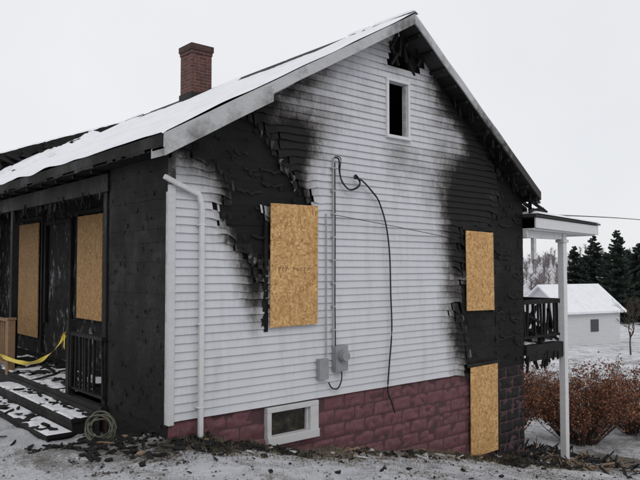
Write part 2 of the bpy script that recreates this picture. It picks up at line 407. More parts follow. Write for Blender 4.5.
def board(name,x0,x1,z0,z1,y=-.055,tilt=0,soot_=0):
    o=MB(); o.prism([(x0,z0),(x1,z0+tilt),(x1+tilt,z1+tilt),(x0+tilt,z1)],'y',y,y+.014,soot_)
    o.obj(name,OSB,house)
    s=MB()
    for i in range(5):
        for xx in (x0+.03,x1-.03): s.box(xx-.006,xx+.006,y-.003,y+.001,z0+.08+(z1-z0-.16)*i/4-.006,z0+.08+(z1-z0-.16)*i/4+.006)
    s.obj(name+"_screws",DARK,house)
board("window_board",1.42,2.235,1.205,2.845,-.075,.008)
board("window_board_b",5.60,6.39,1.25,2.63,-.075,-.015)
board("basement_door_board",5.71,6.50,-1.27,.265,-.05,.01)
mk=MB()
for i in range(9):
    x=1.56+i*.062; 
    if i in (3,): continue
    mk.obox((x,-.0765,1.97+.006*math.sin(i*2)),(.010,.001,.045),(0,random.uniform(-.5,.5),0)); mk.obox((x+.018,-.0765,1.985+.01*math.sin(i)),(.024,.001,.008),(0,random.uniform(-.5,.5),0))
mk.obj("board_stamp_marks",m_simple("ink",(.16,.09,.05)),house)
cs=MB()
cs.box(1.36,1.42,-.03,.01,1.15,2.6,1.0); cs.box(6.40,6.46,-.03,.02,1.2,2.7,1); cs.box(5.53,5.6,-.03,.02,1.2,2.3,1); cs.box(5.55,6.45,-.032,.02,2.64,2.72,1); cs.box(6.505,6.6,-.02,.03,-1.4,.17,1)
cs.box(5.64,6.6,-.04,.03,.27,.33,1)
for k in range(22):
    z=random.uniform(1.2,2.5); cs.shard((random.choice([1.37,5.54])+random.gauss(0,.03),-.03,z),random.uniform(.05,.2),.04,.012,(1.57,random.gauss(1.57,.4),0))
cs.obj("charred_casings",CH,house,bevel=.004)
cb=MB(); cb.box(-.03,.045,-.045,.02,.14,2.98,.02); cb.box(-.03,-.005,.02,.06,.14,2.9,.4); cb.box(-.03,.045,-.042,.02,2.98,3.3,.8)
cb.obj("corner_board",m_trim("corner_trim",.45,.66),house,bevel=.004)
sw=MB()
def planks_x(m,X,y0,y1,z0,z1,sgn=-1,amp=.008):
    z=z0; row=0
    while z<z1-.01:
        ph=random.choice([.13,.17,.2,.23]); zt=min(z1,z+ph-.001); n=max(1,int((y1-y0)/.08)); o=random.uniform(0,.004)
        for i in range(n):
            ya=y0+(y1-y0)*i/n; yb=y0+(y1-y0)*(i+1)/n
            f_=lambda y,zz: X+sgn*(o+.01+amp*N(y*3,zz*3,2)+.005*N(y*14,zz*14,2))
            q_=lambda y,zz: zz+.012*N(y*3,zz*5,9)
            zm=(z+zt)/2
            A=[(f_(ya,z)+sgn*.003,ya,q_(ya,z)),(f_(yb,z)+sgn*.003,yb,q_(yb,z)),(f_(yb,zm),yb,zm),(f_(ya,zm),ya,zm),(f_(yb,zt),yb,q_(yb,zt)),(f_(ya,zt),ya,q_(ya,zt))]
            m.quad([A[0],A[1],A[2],A[3]]); m.quad([A[3],A[2],A[4],A[5]])
            m.quad([A[0],(X-sgn*.03,ya,A[0][2]),(X-sgn*.03,yb,A[1][2]),A[1]])
            m.quad([A[5],(X-sgn*.03,ya,A[5][2]),(X-sgn*.03,yb,A[4][2]),A[4]])
        z+=ph; row+=1
def flakes(m,X,y0,y1,z0,z1,n,sgn=-1):
    for k in range(n):
        y=random.uniform(y0,y1); z=random.uniform(z0,z1); s=random.uniform(.01,.04); P=[]
        for j in range(6):
            a=j/6*6.28; P.append((X+sgn*random.uniform(.016,.03),y+math.cos(a)*s*random.uniform(.5,1.4),z+math.sin(a)*s*random.uniform(.4,1.6)))
        m.quad(P)
planks_x(sw,0,0.02,1.72,-.45,3.5); flakes(sw,0,.1,1.65,-.2,3.3,90)
sw.box(.03,.12,.161,1.72,-.4,3.4); 
sw.box(0,1.2,1.62,1.72,.1,3.5)
sw.obj("charred_side_wall",CHW,house)
pb=MB(); planks_x(pb,1.2,1.72,L,.1,3.6); pb.box(1.23,1.3,1.72,L,.1,4.1); pb.box(0,1.3,L-.1,L,-.3,3.9); flakes(pb,1.2,1.8,L,.2,3.3,120)
pb.obj("porch_back_wall",CHP,house)
rw=MB(); rw.box(W-.1,W-.005,.161,L,.165,zT(W)-.16); rw.prism([(1.3,.165),(W-.1,.165),(W-.1,zT(W-.1)-.15),(RX,RZ-.15),(1.3,zT(1.3)-.15)],'y',L-.1,L)
planks_x(rw,W,0.02,L,.165,3.3,1,.01)
rw.obj("rear_walls",CHW,house)
po=MB()
po.box(-.1,1.2,1.72,L,.02,.095); 
for yy in (1.8,6.1,10.2): po.box(-.02,.1,yy,yy+.12,.1,3.15)
po.box(-.04,.12,1.74,L,3.05,3.3)
for k in range(14): po.box(-.2,1.2,1.9+k*.7,1.96+k*.7,3.3,3.4)
for k in range(60):
    y=random.uniform(1.8,9); x=random.choice([random.uniform(-.05,.12),random.uniform(0,.9)]); l=random.uniform(.05,.22)
    if 4.5<y<6.1 and x>.1: continue
    po.shard((x,y,3.08-l/2),l*1.6,random.uniform(.03,.1),.02,(random.uniform(-.3,.3),1.57+random.uniform(-.3,.3),random.uniform(0,3)))
for (ya,yb,za,zb) in [(4.52,5.85,1.0,3.02),(8.0,9.8,.15,3.05),(6.3,7.7,.8,2.9)]:
    po.box(1.12,1.17,ya-.08,ya,za,zb); po.box(1.12,1.17,yb,yb+.08,za,zb); po.box(1.115,1.17,ya-.08,yb+.08,zb,zb+.08)
def rail(m,y0,y1,x=-.04,zb=.18,zt=.98,st=.13,j=0):
    m.box(x-.04,x+.04,y0,y1,zt,zt+.05); m.box(x-.02,x+.02,y0,y1,zb,zb+.04)
    y=y0+st/2
    while y<y1:
        if j and random.random()<.12: y+=st; continue
        m.obox((x+random.gauss(0,j),y+.017,(zb+.04+zt)/2),(.034,.034,zt-zb-.04),(random.gauss(0,j*2.5),0,0)); y+=st
rail(po,1.78,3.0,j=.012); po.box(-.09,.02,2.98,3.09,.02,1.2)
for k in range(40): po.shard((random.uniform(-.05,.9),random.uniform(2.6,7.5),.14+random.random()*.05),random.uniform(.1,.5),.08,.03,(random.gauss(0,.2),random.gauss(0,.2),random.uniform(0,6)))
for k in range(26): 
    y=random.uniform(2,5.4); x=random.choice([-.25,-.6]); po.shard((x+random.gauss(0,.06),y,(-.03 if x>-.4 else -.19)),random.uniform(.05,.22),.05,.02,(random.gauss(0,.2),random.gauss(0,.2),random.uniform(0,6)))
po.obj("porch_charred_frame",CH,house)
pw=MB(); pw.box(-.11,.02,5.95,6.10,-.2,1.02); pw.box(-.125,.035,5.935,6.115,1.02,1.06); rail(pw,6.1,10)
pw.obj("porch_newel_and_rail",LWOOD,house,bevel=.006)
ob=MB()
ob.box(1.09,1.11,4.60,5.80,1.02,2.98,.2); ob.box(1.09,1.11,8.06,9.75,.45,2.98,.42)
ob.obj("porch_boards",OSB,house)
st=MB()
st.box(-.42,-.1,1.95,5.6,-.12,-.06); st.box(-.40,-.1,1.97,5.58,-.4,-.121); st.box(-.76,-.4,1.9,5.6,-.27,-.22); st.box(-.73,-.4,1.95,5.55,-.6,-.271)
st.box(-.12,-.1,1.75,L,-.5,.02)
st.obj("porch_steps",CH,house,bevel=.008)
def snowpatch(m,x0,x1,y0,y1,z,nx,ny,th=.03,thr=-.15,seed=0,fz=None):
    V={}
    def h(i,j):
        x=x0+(x1-x0)*i/nx; y=y0+(y1-y0)*j/ny
        k=N(x*1.7,y*1.7,seed)+.6*N(x*7,y*7,seed)+.3*N(x*19,y*19,seed)-thr
        e=min(i,nx-i,j,ny-j)
        return th*max(0,min(1,k*3))*(0.3 if e==0 else 1)
    def g_(i,j):
        if (i,j) not in V:
            x=x0+(x1-x0)*i/nx; y=y0+(y1-y0)*j/ny
            V[(i,j)]=m.vert((x,y,(fz(x,y) if fz else z)+h(i,j)-.001))
        return V[(i,j)]
    for i in range(nx):
        for j in range(ny):
            if h(i,j)+h(i+1,j)+h(i,j+1)+h(i+1,j+1)>.1*th: m.f.append([g_(i,j),g_(i+1,j),g_(i+1,j+1),g_(i,j+1)])
sn=MB()
snowpatch(sn,-.42,-.1,1.95,5.6,-.06,14,160,.022,-.12,1); snowpatch(sn,-.76,-.42,1.9,5.6,-.22,14,160,.022,-.18,2); snowpatch(sn,-.1,.9,3.1,8,.095,30,140,.025,-.05,3)
sn.obj("step_snow",SNOW,house,True)
def crv(pts,n):
    out=[]
    P=[Vector(p) for p in pts]
    for i in range(len(P)-1):
        p0=P[max(0,i-1)];p1=P[i];p2=P[i+1];p3=P[min(len(P)-1,i+2)]
        for k in range(n):
            t=k/n; out.append(.5*((2*p1)+(p2-p0)*t+(2*p0-5*p1+4*p2-p3)*t*t+(3*p1-p0-3*p2+p3)*t**3))
    out.append(P[-1]); return out
tp=MB(); pts=[(-.06,7.9,.62),(-.08,7.1,.42),(-.15,6.3,.36),(-.14,5.3,.34),(-.12,4.4,.42),(-.12,3.6,.66),(-.12,3.05,.98)]
cp=crv(pts,8)
def e_(i):
    a=.9*math.sin(i*.35); return Vector((math.sin(a)*.035,0,math.cos(a)*.035))
for i in range(len(cp)-1):
    tp.quad([cp[i]-e_(i),cp[i+1]-e_(i+1),cp[i+1]+e_(i+1),cp[i]+e_(i)])
tp.quad([(-.12,3.05,1.0),(-.14,2.98,1.0),(-.16,2.85,1.14),(-.14,2.9,1.10)]); tp.quad([(-.13,3.05,1.03),(-.14,3.0,.95),(-.18,2.9,.77),(-.17,2.97,.81)])
tp.obj("caution_tape",m_simple("yellow_plastic",(.62,.46,.03),.4,0,.2),None)
# ------------------------------------------------------------------ roof
XE=-.26; XR=7.52
rf=MB()
rf.prism([(XE,zT(XE)),(RX,RZ),(RX,RZ-.13),(XE,zT(XE)-.13)],'y',-OV,L+.3)
rf.obj("roof_deck_left",SHG,house)
rf=MB(); rf.prism([(RX+.001,RZ),(XR,zT(XR)),(XR,zT(XR)-.13),(RX+.001,RZ-.13)],'y',-OV,L+.3); rf.obj("roof_deck_right",SHG,house)
fa=MB()
def rakeseg(m,xa,xb,top,bot,y0,y1,sf,wob=.008):
    n=max(1,int(abs(xb-xa)/.10))
    rows=[]
    for i in range(n+1):
        x=xa+(xb-xa)*i/n; w=wob*N(x*2,1,1)
        rows.append([m.vert((x,y0,zT(x)+top+w),sf(x)),m.vert((x,y0,zT(x)+bot+w),sf(x)+.12),m.vert((x,y1,zT(x)+bot+w),sf(x)),m.vert((x,y1,zT(x)+top+w),sf(x))])
    for i in range(n):
        for k in range(4): m.f.append([rows[i][k],rows[i][(k+1)%4],rows[i+1][(k+1)%4],rows[i+1][k]])
    m.f.append(rows[0]); m.f.append(rows[-1][::-1])
rakeseg(fa,XE-.01,RX,.012,-.15,-OV-.025,-OV,lambda x:.16+.35*sm(2.9,3.9,x)+.3*N(x*2))
rakeseg(fa,XE-.01,1.25,-.03,-.25,-OV-.05,-OV-.026,lambda x:.32+.25*N(x*3))
rakeseg(fa,RX,XR+.01,.012,-.14,-OV-.025,-OV,lambda x:.22+.65*sm(5.0,7.0,x)+.4*N(x*2),.02)
rakeseg(fa,XE-.0,XE+.02,.01,-.25,-OV,-.0,lambda x:.4)
fa.obj("rake_fascia",TRIM,house,bevel=.003)
so=MB()
rakeseg(so,XE,1.6,-.135,-.165,-OV,-.03,lambda x:.55)
rakeseg(so,1.6,RX,-.135,-.15,-OV,-.03,lambda x:.45+.4*sm(2.6,3.8,x))
so.obj("rake_soffit",TRIM,house)
so2=MB(); 
rakeseg(so2,4.9,XR,-.135,-.16,-OV,-.0,lambda x:1)
for k in range(12):
    x=RX+.15+k*.3; so2.obox((x,-.16,zT(x)-.17),(.05,.30,.09),(0,math.atan(SR),0))
for k in range(12):
    x=random.uniform(3.75,4.55); so2.shard((x,random.uniform(-.08,.02),5.45+random.uniform(-.2,.15)),random.uniform(.2,.45),.05,.04,(random.uniform(-.3,.3),random.uniform(-2.3,-.9),0))
for k in range(30):
    u=random.uniform(-.1,.45); so2.shard((7.5+u,random.uniform(-.2,.8),3.22-.3*u+random.uniform(-.14,.10)),random.uniform(.25,.55),.06,.05,(random.uniform(-.3,.3),random.uniform(-.3,.9),random.uniform(-.4,.4)))
for k in range(30):
    x=random.uniform(5.2,7.5); so2.shard((x,random.uniform(-.3,-.05),zT(x)-.22),random.uniform(.08,.22),.04,.02,(random.uniform(-.3,.3),1.4,random.uniform(-.8,.8)))
so2.obj("charred_rafters",CH,house)
ea=MB(); ea.box(XE-.02,XE,-OV,L+.3,zT(XE)-.13,zT(XE)+.005); ea.box(XE,0,.02,L,zT(XE)-.165,zT(XE)-.15)
for k in range(50): ea.shard((XE-.01,random.uniform(.2,9),zT(XE)-.14),random.uniform(.1,.4),.05,.015,(1.57,random.gauss(0,.1),1.57))
ea.obj("eave_fascia",CHW,house)
rs=MB(); NX,NY=80,260; Y0,Y1=-OV-.03,L+.3
def rsn(i,j):
    u=i/NX; y=Y0+(Y1-Y0)*j/NY; x=XE-.03+(RX-XE+.03)*u
    k=1.0
    bare=max(sm(1.0,1.5,y)*sm(4.6,4.0,y),sm(5.0,5.4,y)*sm(9.2,8.4,y))
    k-=3.4*sm(3.15+.35*N(y*1.1,2),3.45+.35*N(y*1.1,2),x)*bare
    k-=2.6*math.exp(-((x-2.75-.1*N(y))/.16)**2)*sm(.9,1.4,y)*sm(3.0,2.4,y)
    k-=2.6*math.exp(-((x-2.3)/.16)**2)*sm(6.5,6.9,y)*sm(8.4,8.0,y)
    k-=1.8*sm(8,9,y)*math.exp(-((x-1.8)/1.0)**2)*(N(y,x*3,6)+.45)
    k+=.4*N(x*1.5,y*1.5,1)+.2*N(x*7,y*7,1)
    th=.06*max(0,min(1,k*1.4))*(1+.3*N(x*2,y*2,8))
    if j==0: th*=.45+.5*N(x*1.1,5)
    if i==0: th*=.5+.8*N(y*1.3,7)
    return x,y,max(0,th)
grid={}
for i in range(NX+1):
    for j in range(NY+1):
        x,y,t=rsn(i,j)
        grid[i,j]=(rs.vert((x,y+(.01*N(x*1.5,1) if j==0 else 0),zT(x)+(t if t>0 else -.01)+.004)),t)
for i in range(NX):
    for j in range(NY):
        c=[grid[i,j],grid[i+1,j],grid[i+1,j+1],grid[i,j+1]]
        if sum(q[1]>0.002 for q in c)>=1: rs.f.append([q[0] for q in c])
rs.obj("roof_snow",SNOW,house,True,fixn=False)
rc=MB()
for (a,b) in [(-.33,1.2),(1.25,2.9),(2.95,4.4),(4.45,6.0),(6.5,8.6),(8.65,12.3)]:
    h=random.uniform(.03,.06); rc.prism([(RX-.16,RZ-.075),(RX,RZ+h),(RX+.13,RZ-.07),(RX,RZ-.01)],'y',a,b)
rc.obj("ridge_cap",SHG,house)
rcs=MB(); snowpatch(rcs,RX-.15,RX+.08,-.34,1.1,0,5,40,.05,-.6,3,lambda x,y: RZ+.05-abs(x-RX)*.5); snowpatch(rcs,RX-.15,RX+.08,9.0,12,0,5,60,.05,-.5,3,lambda x,y: RZ+.05-abs(x-RX)*.5); rcs.obj("ridge_snow",SNOW,house,True)
DY=9.9
dz=lambda x: RZ-.02-.384*(3.9-x)
dm=MB(); dm.prism([(3.9,dz(3.9)),(-.45,dz(-.45)),(-.45,dz(-.45)-.2),(3.9,dz(3.9)-.2)],'y',DY,L+.5); dm.prism([(3.4,dz(3.4)-.2),(-.2,dz(-.2)-.2),(-.2,zT(-.2)-.02),(3.0,zT(3.0)-.02)],'y',DY+.12,L+.2)
for k in range(20):
    x=random.uniform(-.3,3); dm.shard((x,DY-.05,dz(x)-.22),random.uniform(.2,.6),.09,.04,(1.57,random.gauss(.36,.3),0))
dm.obj("dormer",CH,house)
ds=MB(); snowpatch(ds,-.45,3.9,DY+.02,L+.5,0,50,30,.06,-.3,5,lambda x,y:dz(x)+.003)
snowpatch(ds,.3,3.0,DY-.75,DY-.02,0,40,16,.06,-.25,15,lambda x,y:zT(x)+.02+.15*sm(DY-.8,DY,y)); ds.obj("dormer_snow",SNOW,house,True)
cm=MB(); cx,cy=3.95,6.25
cm.box(cx-.26,cx+.26,cy-.26,cy+.26,5.3,6.82); cm.box(cx-.275,cx+.275,cy-.275,cy+.275,6.82,6.90,.3); cm.box(cx-.295,cx+.295,cy-.295,cy+.295,6.90,7.04,.6)
cm.box(cx-.14,cx+.14,cy-.14,cy+.14,7.04,7.08,1)
cm.obj("chimney",BRK,house,bevel=.012)
cf=MB(); cf.box(cx-.28,cx+.28,cy-.28,cy+.28,5.45,5.93); cf.obj("chimney_flashing",SHG,house)
# ------------------------------------------------------------------ downspout
dn=MB()
def rectpipe(m,pts,w,d):
    for i in range(len(pts)-1):
        a=Vector(pts[i]); b=Vector(pts[i+1]); c=(a+b)/2; l=(b-a).length; t=(b-a)
        ang=math.atan2(t.x,t.z)
        m.obox(c,(w,d+.001*i,l+w*.35),(0,ang,0))
rectpipe(dn,[(-.12,-.08,3.06),(.05,-.08,2.99),(.34,-.08,2.88),(.38,-.08,2.74),(.385,-.08,1.6),(.38,-.08,-.04)],.06,.05)
for zz in (2.5,1.3,.3): dn.box(.33,.43,-.11,-.02,zz,zz+.022)
dn.obj("downspout",WH,house,bevel=.012)
cd=MB()
cd.tube([(2.55,-.05,3.57),(2.55,-.05,.86)],.014,8); cd.tube([(2.42,-.045,2.76),(2.42,-.045,.74)],.011,8)
for k in range(8): cd.box(2.52,2.58,-.065,-.02,1.1+k*.33,1.12+k*.33)
cd.obj("conduit",m_simple("aged_conduit",(.34,.34,.34),.5),house)
cdk=MB(); cdk.tube([(2.58,-.05,3.5),(2.585,-.05,2.4),(2.58,-.05,1.5),(2.59,-.05,.8)],.008,6)
cable=[(2.55,-.07,3.57),(2.63,-.08,3.55),(2.64,-.08,3.40),(2.69,-.08,3.24),(2.82,-.09,3.13),(2.98,-.09,3.17),(3.04,-.09,3.25),(2.95,-.09,3.34),(2.92,-.1,3.30),(3.07,-.1,3.28),(3.30,-.09,3.13),(3.45,-.08,2.99),(3.60,-.08,2.65),(3.68,-.08,2.19),(3.70,-.08,1.6),(3.72,-.08,1.03),(3.66,-.08,.5),(3.63,-.08,.13),(3.70,-.09,-.05),(3.76,-.1,-.22)]
cdk.tube(crv(cable,6),.012,6); cdk.tube(crv([(p[0]+.02*math.sin(i*1.7),p[1]-.02,p[2]+.02*math.cos(i)) for i,p in enumerate(cable[:12])],6),.007,6)
cdk.tube(crv([(2.45,-.06,.38),(2.5,-.07,.3),(2.6,-.08,.28),(2.68,-.08,.4),(2.68,-.07,.56)],6),.01,6)
cdk.obj("service_cable",DARK,house,True)
mt=MB(); mt.box(2.54,2.77,-.12,-.02,.52,.88); mt.box(2.25,2.42,-.10,-.02,.44,.72); 
mt.tube([(2.655,-.12,.74),(2.655,-.19,.74)],.085,20); mt.tube([(2.655,-.19,.74),(2.655,-.215,.74)],.07,20); mt.box(2.56,2.75,-.125,-.12,.54,.62)
mt.obj("electric_meter",GREY,house,bevel=.006)
w1=MB(); w1.tube(crv([(2.53,-.06,2.75),(4.0,-.12,2.60),(5.4,-.1,2.46)],12),.005,5); w1.obj("loose_wire",DARK,house)
# ------------------------------------------------------------------ rear balcony
bc=MB()
bx0,bx1,by0,by1=W+.03,8.95,.0,3.4
bc.box(bx0,bx1,by0,by1,.42,.5); bc.box(bx0,bx1+.02,by0-.03,by0,.2,.5); bc.box(bx1,bx1+.04,by0,by1,.2,.5)
for k in range(5): bc.box(bx0,bx1,by0+.3+k*.6,by0+.35+k*.6,.25,.42)
bc.box(bx0,bx1-.1,.03,.09,1.28,1.36); bc.box(bx0,bx1-.1,.04,.08,.62,.67)
x=bx0+.05
while x<bx1-.1:
    bc.obox((x,.06,.98),(.035,.035,.62),(random.gauss(0,.04),random.gauss(0,.07),0)); x+=random.choice([.12,.12,.24])
bc.box(bx1-.06,bx1,.1,by1,1.28,1.36)
y=.2
while y<by1: bc.box(bx1-.05,bx1-.01,y,y+.035,.5,1.28); y+=.13
bc.box(bx0,9.0,.15,3.4,2.62,2.68)
for k in range(34):
    bc.shard((random.uniform(7.5,8.7),random.uniform(.1,.7),random.uniform(.55,1.1)),random.uniform(.3,.8),.09,.05,(random.uniform(-.5,.5),random.uniform(-.9,.9),random.uniform(-1,1)))
for k in range(14):
    bc.shard((random.uniform(7.5,8.9),random.uniform(-.03,.05),random.uniform(.14,.25)),random.uniform(.1,.35),.06,.03,(random.uniform(-.5,.5),random.uniform(.9,2),0))
bc.obj("balcony_deck",CH,house)
bp=MB()
bp.box(8.80,8.93,-.06,.07,-2.0,2.68,.0); bp.box(8.80,8.93,by1-.1,by1+.03,-2.2,2.68,.2)
bp.box(8.77,8.96,-.09,.10,2.50,2.56,.1)
bp.prism([(7.5,2.74),(9.86,2.68),(9.86,2.87),(7.5,2.94)],'y',-.25,-.21,.05)
bp.prism([(9.861,2.68),(9.89,2.68),(9.89,2.87),(9.861,2.87)],'y',-.25,3.6,.05)
bp.prism([(7.5,2.56),(8.78,2.56),(8.78,2.72),(7.5,2.72)],'y',-.05,.05,.25)
bp.prism([(7.5,2.70),(9.84,2.66),(9.84,2.70),(7.5,2.74)],'y',-.20,3.5,.2)
bp.box(7.75,7.83,-.045,.03,2.15,2.56,.3)
bp.obj("balcony_posts",BTR,house,bevel=.006)
br=MB(); br.prism([(7.45,2.95),(9.93,2.88),(9.93,2.905),(7.45,3.0)],'y',-.28,3.7); br.obj("balcony_roof",SHG,house)
bs=MB(); snowpatch(bs,7.5,9.93,-.285,3.6,0,40,60,.07,-.9,9,lambda x,y:2.995-.038*(x-7.45)+.003); snowpatch(bs,bx0,bx1,.1,3.3,.5,24,50,.05,-.2,4)
bs.obj("balcony_snow",SNOW,house,True)
# ------------------------------------------------------------------ garden hose
hz=MB(); c=Vector((-.30,1.25,H(-.3,1.25)+.20)); pts=[]
U=Vector((.70,-.68,.0)); V=Vector((.12,.16,.98))
for i in range(220):
    a=i/220*2*math.pi*7; r_=.17+.035*math.sin(i*.23)+.02*math.sin(i*.11)
    pts.append(c+U*math.cos(a)*r_+V*math.sin(a)*r_*.95+Vector((-.68,-.7,0))*(.03*math.sin(i*.31)))
for i in range(20): pts.append(c+Vector((-.2-i*.03,-.15-.02*i+.05*math.sin(i*.6),H(c.x-.2-i*.03,c.y-.15-.02*i)-c.z+.02)))
hz.tube(pts,.013,6); hz.obj("garden_hose",m_simple("faded_hose",(.11,.11,.085),.6),None,True)
# ------------------------------------------------------------------ debris
db=MB()
def scatter(m,n,xr,yr,smax,flat=.3,smin=.03):
    for k in range(n):
        x=random.uniform(*xr); y=random.gauss((yr[0]+yr[1])/2,(yr[1]-yr[0])/4); l=random.uniform(smin,smax)
        if 0<x<W and y>-.05: y=-.1
        m.shard((x,y,H(x,y)+.010+random.random()*.015),l,min(l,random.uniform(.02,.08)),random.uniform(.006,.025),(random.gauss(0,flat),random.gauss(0,flat),random.uniform(0,6)))
scatter(db,190,(.1,7.6),(-.8,-.02),.11); scatter(db,120,(.0,1.6),(-.7,-.02),.2)
for k in range(5):
    cx_=random.uniform(4.6,7); scatter(db,20,(cx_-.35,cx_+.35),(-.6,-.05),.24)
scatter(db,300,(-1.1,.5),(-.5,1.9),.24); scatter(db,340,(7.0,10.4),(-1.2,1.4),.7,.35); scatter(db,80,(5.6,7.6),(-1.0,0),.45,.3)
scatter(db,40,(-2.5,8),(-2.4,-.6),.08)
db.obj("charred_debris",CH,None)
d2=MB(); scatter(d2,90,(7.2,10.2),(-1.2,1.2),.8,.4); scatter(d2,16,(2,7.6),(-.9,0),.25,.25); scatter(d2,12,(-.8,.4),(-.3,1.2),.3)
d2.obj("splintered_lumber",m_simple("splintered_wood",(.22,.155,.105),.8,0,.5,14,.4),None)
d3=MB(); scatter(d3,36,(.2,9.8),(-1.1,.2),.24,.3); d3.obj("siding_scraps",m_white("siding_scrap",.5),None)
lf=MB()
for k in range(17000):
    if random.random()<.6: x=random.uniform(-1.2,9.5); y=-abs(random.gauss(0,.45))-.02
    else: x=random.uniform(-3,12); y=random.uniform(-5,1 if random.random()<.5 else 0)
    if 0<x<W and y>0: continue
    if N(x*1.7,y*1.7,8)+.5*N(x*6,y*6,8)<random.uniform(-.35,.2): continue
    s=random.uniform(.006,.024); a=random.uniform(0,6); z=H(x,y)+.008
    d=Vector((math.cos(a),math.sin(a),random.uniform(-.4,.4)))*s; e=Vector((-math.sin(a),math.cos(a),random.uniform(-.4,.4)))*s*.6
    p=Vector((x,y,z)); lf.f.append([lf.vert(p-d),lf.vert(p+e),lf.vert(p+d),lf.vert(p-e)])
lf.obj("leaf_litter",m_simple("dead_leaf",(.045,.035,.027),.9,0,.6,3),None,fixn=False)
gr=MB()
for k in range(42000):
    x=random.uniform(-3.5,12); y=random.uniform(-5.5,2.5 if x<-.2 or x>7.6 else 0)
    if k%3==0: 
        y=-abs(random.gauss(0,.5)); x=random.uniform(.1,9)
        if N(x*2,y*2,14)<-.05: continue
    elif N(x*1.3,y*1.3,4)+.6*N(x*5,y*5,2)<random.uniform(-.2,.45): continue
    if -.8<x<-.1 and y>1.9: continue
    h=random.uniform(.02,.08 if k%3 else .12); a=random.uniform(0,6); w=.0028; z=H(x,y)-.003
    l=Vector((random.gauss(0,.5),random.gauss(0,.5),1)).normalized()*h
    d=Vector((math.cos(a)*w,math.sin(a)*w,0)); p=Vector((x,y,z))
    gr.f.append([gr.vert(p-d),gr.vert(p+d),gr.vert(p+l)])
gr.obj("dead_grass",m_simple("dead_grass_blade",(.17,.14,.09),.9,0,.5,2),None,fixn=False)
# ------------------------------------------------------------------ shrubs
def shrub(name,cx,cy,R,Ht,nst,nleaf,leafm,stemm,seed):
    random.seed(seed); base=H(cx,cy); e=empty(name); S=MB(); Lf=MB()
    for k in range(nst):
        a=random.uniform(0,6.28); rr=R*math.sqrt(random.random()); lob=.85+.3*N(math.cos(a)*1.5+cx,math.sin(a)*1.5,seed)
        tip=Vector((cx+math.cos(a)*rr,cy+math.sin(a)*rr,base+Ht*lob*(1-.45*(rr/R)**2)*random.uniform(.6,1.05)))
        b=Vector((cx+math.cos(a)*rr*.25,cy+math.sin(a)*rr*.25,base-.05))
        mid=(b+tip)/2+Vector((random.gauss(0,.1),random.gauss(0,.1),random.uniform(0,.2)))
        P=crv([b,mid,tip],4); S.tube(P,.012,4,r1=.003)
        for q in range(6):
            i=random.randint(3,8); p=P[i]; d=Vector((random.gauss(0,1),random.gauss(0,1),random.uniform(0,1.2))).normalized()*random.uniform(.15,.4)
            S.tube([p,p+d],.005,3,r1=.002)
            for w in range(nleaf):
                t=random.random(); c=p+d*t+Vector((random.gauss(0,.06),random.gauss(0,.06),random.gauss(0,.06)))
                if c.z<base+.03: c.z=base+.05
                s=random.uniform(.018,.042); u=Vector((random.gauss(0,1),random.gauss(0,1),random.gauss(0,1))).normalized()*s; v=u.cross(Vector((random.gauss(0,1),random.gauss(0,1),random.gauss(0,1)))).normalized()*s*.6
                a_=random.random(); Lf.f.append([Lf.vert(c-u,a_),Lf.vert(c+v,a_),Lf.vert(c+u,a_),Lf.vert(c-v,a_)])
    S.obj("stems",stemm,e,fixn=False); Lf.obj("leaves",leafm,e,fixn=False)
tl=NT("rust_leaf"); tl.col(tl.ramp(tl.attr("soot_shade"),[(0,(.08,.032,.022)),(.5,(.22,.085,.045)),(1,(.33,.15,.08))])); RL=tl.m
tw=m_simple("twig_bark",(.07,.05,.04),.9,0,.3)
shrub("barberry_shrub",12.2,1.5,1.35,2.4,210,9,RL,tw,1)
shrub("barberry_shrub.001",14.4,1.0,1.5,2.3,170,9,RL,tw,2)
shrub("barberry_shrub.002",10.7,2.6,1.0,1.9,120,7,RL,tw,3)
shrub("barberry_shrub.003",15.2,4.4,1.3,1.7,100,6,RL,tw,6)
def baretree(m,x,y,h,seed,r=.05,depth=4,spread=.5):
    rnd=random.Random(seed)
    def br(p,d,l,r,k):
        q=p+d*l; m.tube([p,(p+q)/2+Vector((rnd.gauss(0,l*.04),rnd.gauss(0,l*.04),0)),q],r,4 if k<3 else 3,r1=r*.6)
        if k==0: return
        for i in range(rnd.choice([2,3,3])):
            nd=(d+Vector((rnd.gauss(0,spread),rnd.gauss(0,spread),rnd.gauss(.1,spread*.6)))).normalized(); br(p+d*l*rnd.uniform(.55,1),nd,l*rnd.uniform(.55,.8),r*.6,k-1)
    br(Vector((x,y,H(x,y)-.1)),Vector((0,0,1)),h*.32,r,depth)
def FR(F,R): return (-3.856+.759*R+.651*F,-7.231-.651*R+.759*F)
bt=MB(); x,y=FR(38,17.4); baretree(bt,x,y,4.2,4,.06,5); bt.obj("bare_tree",tw,None,fixn=False)
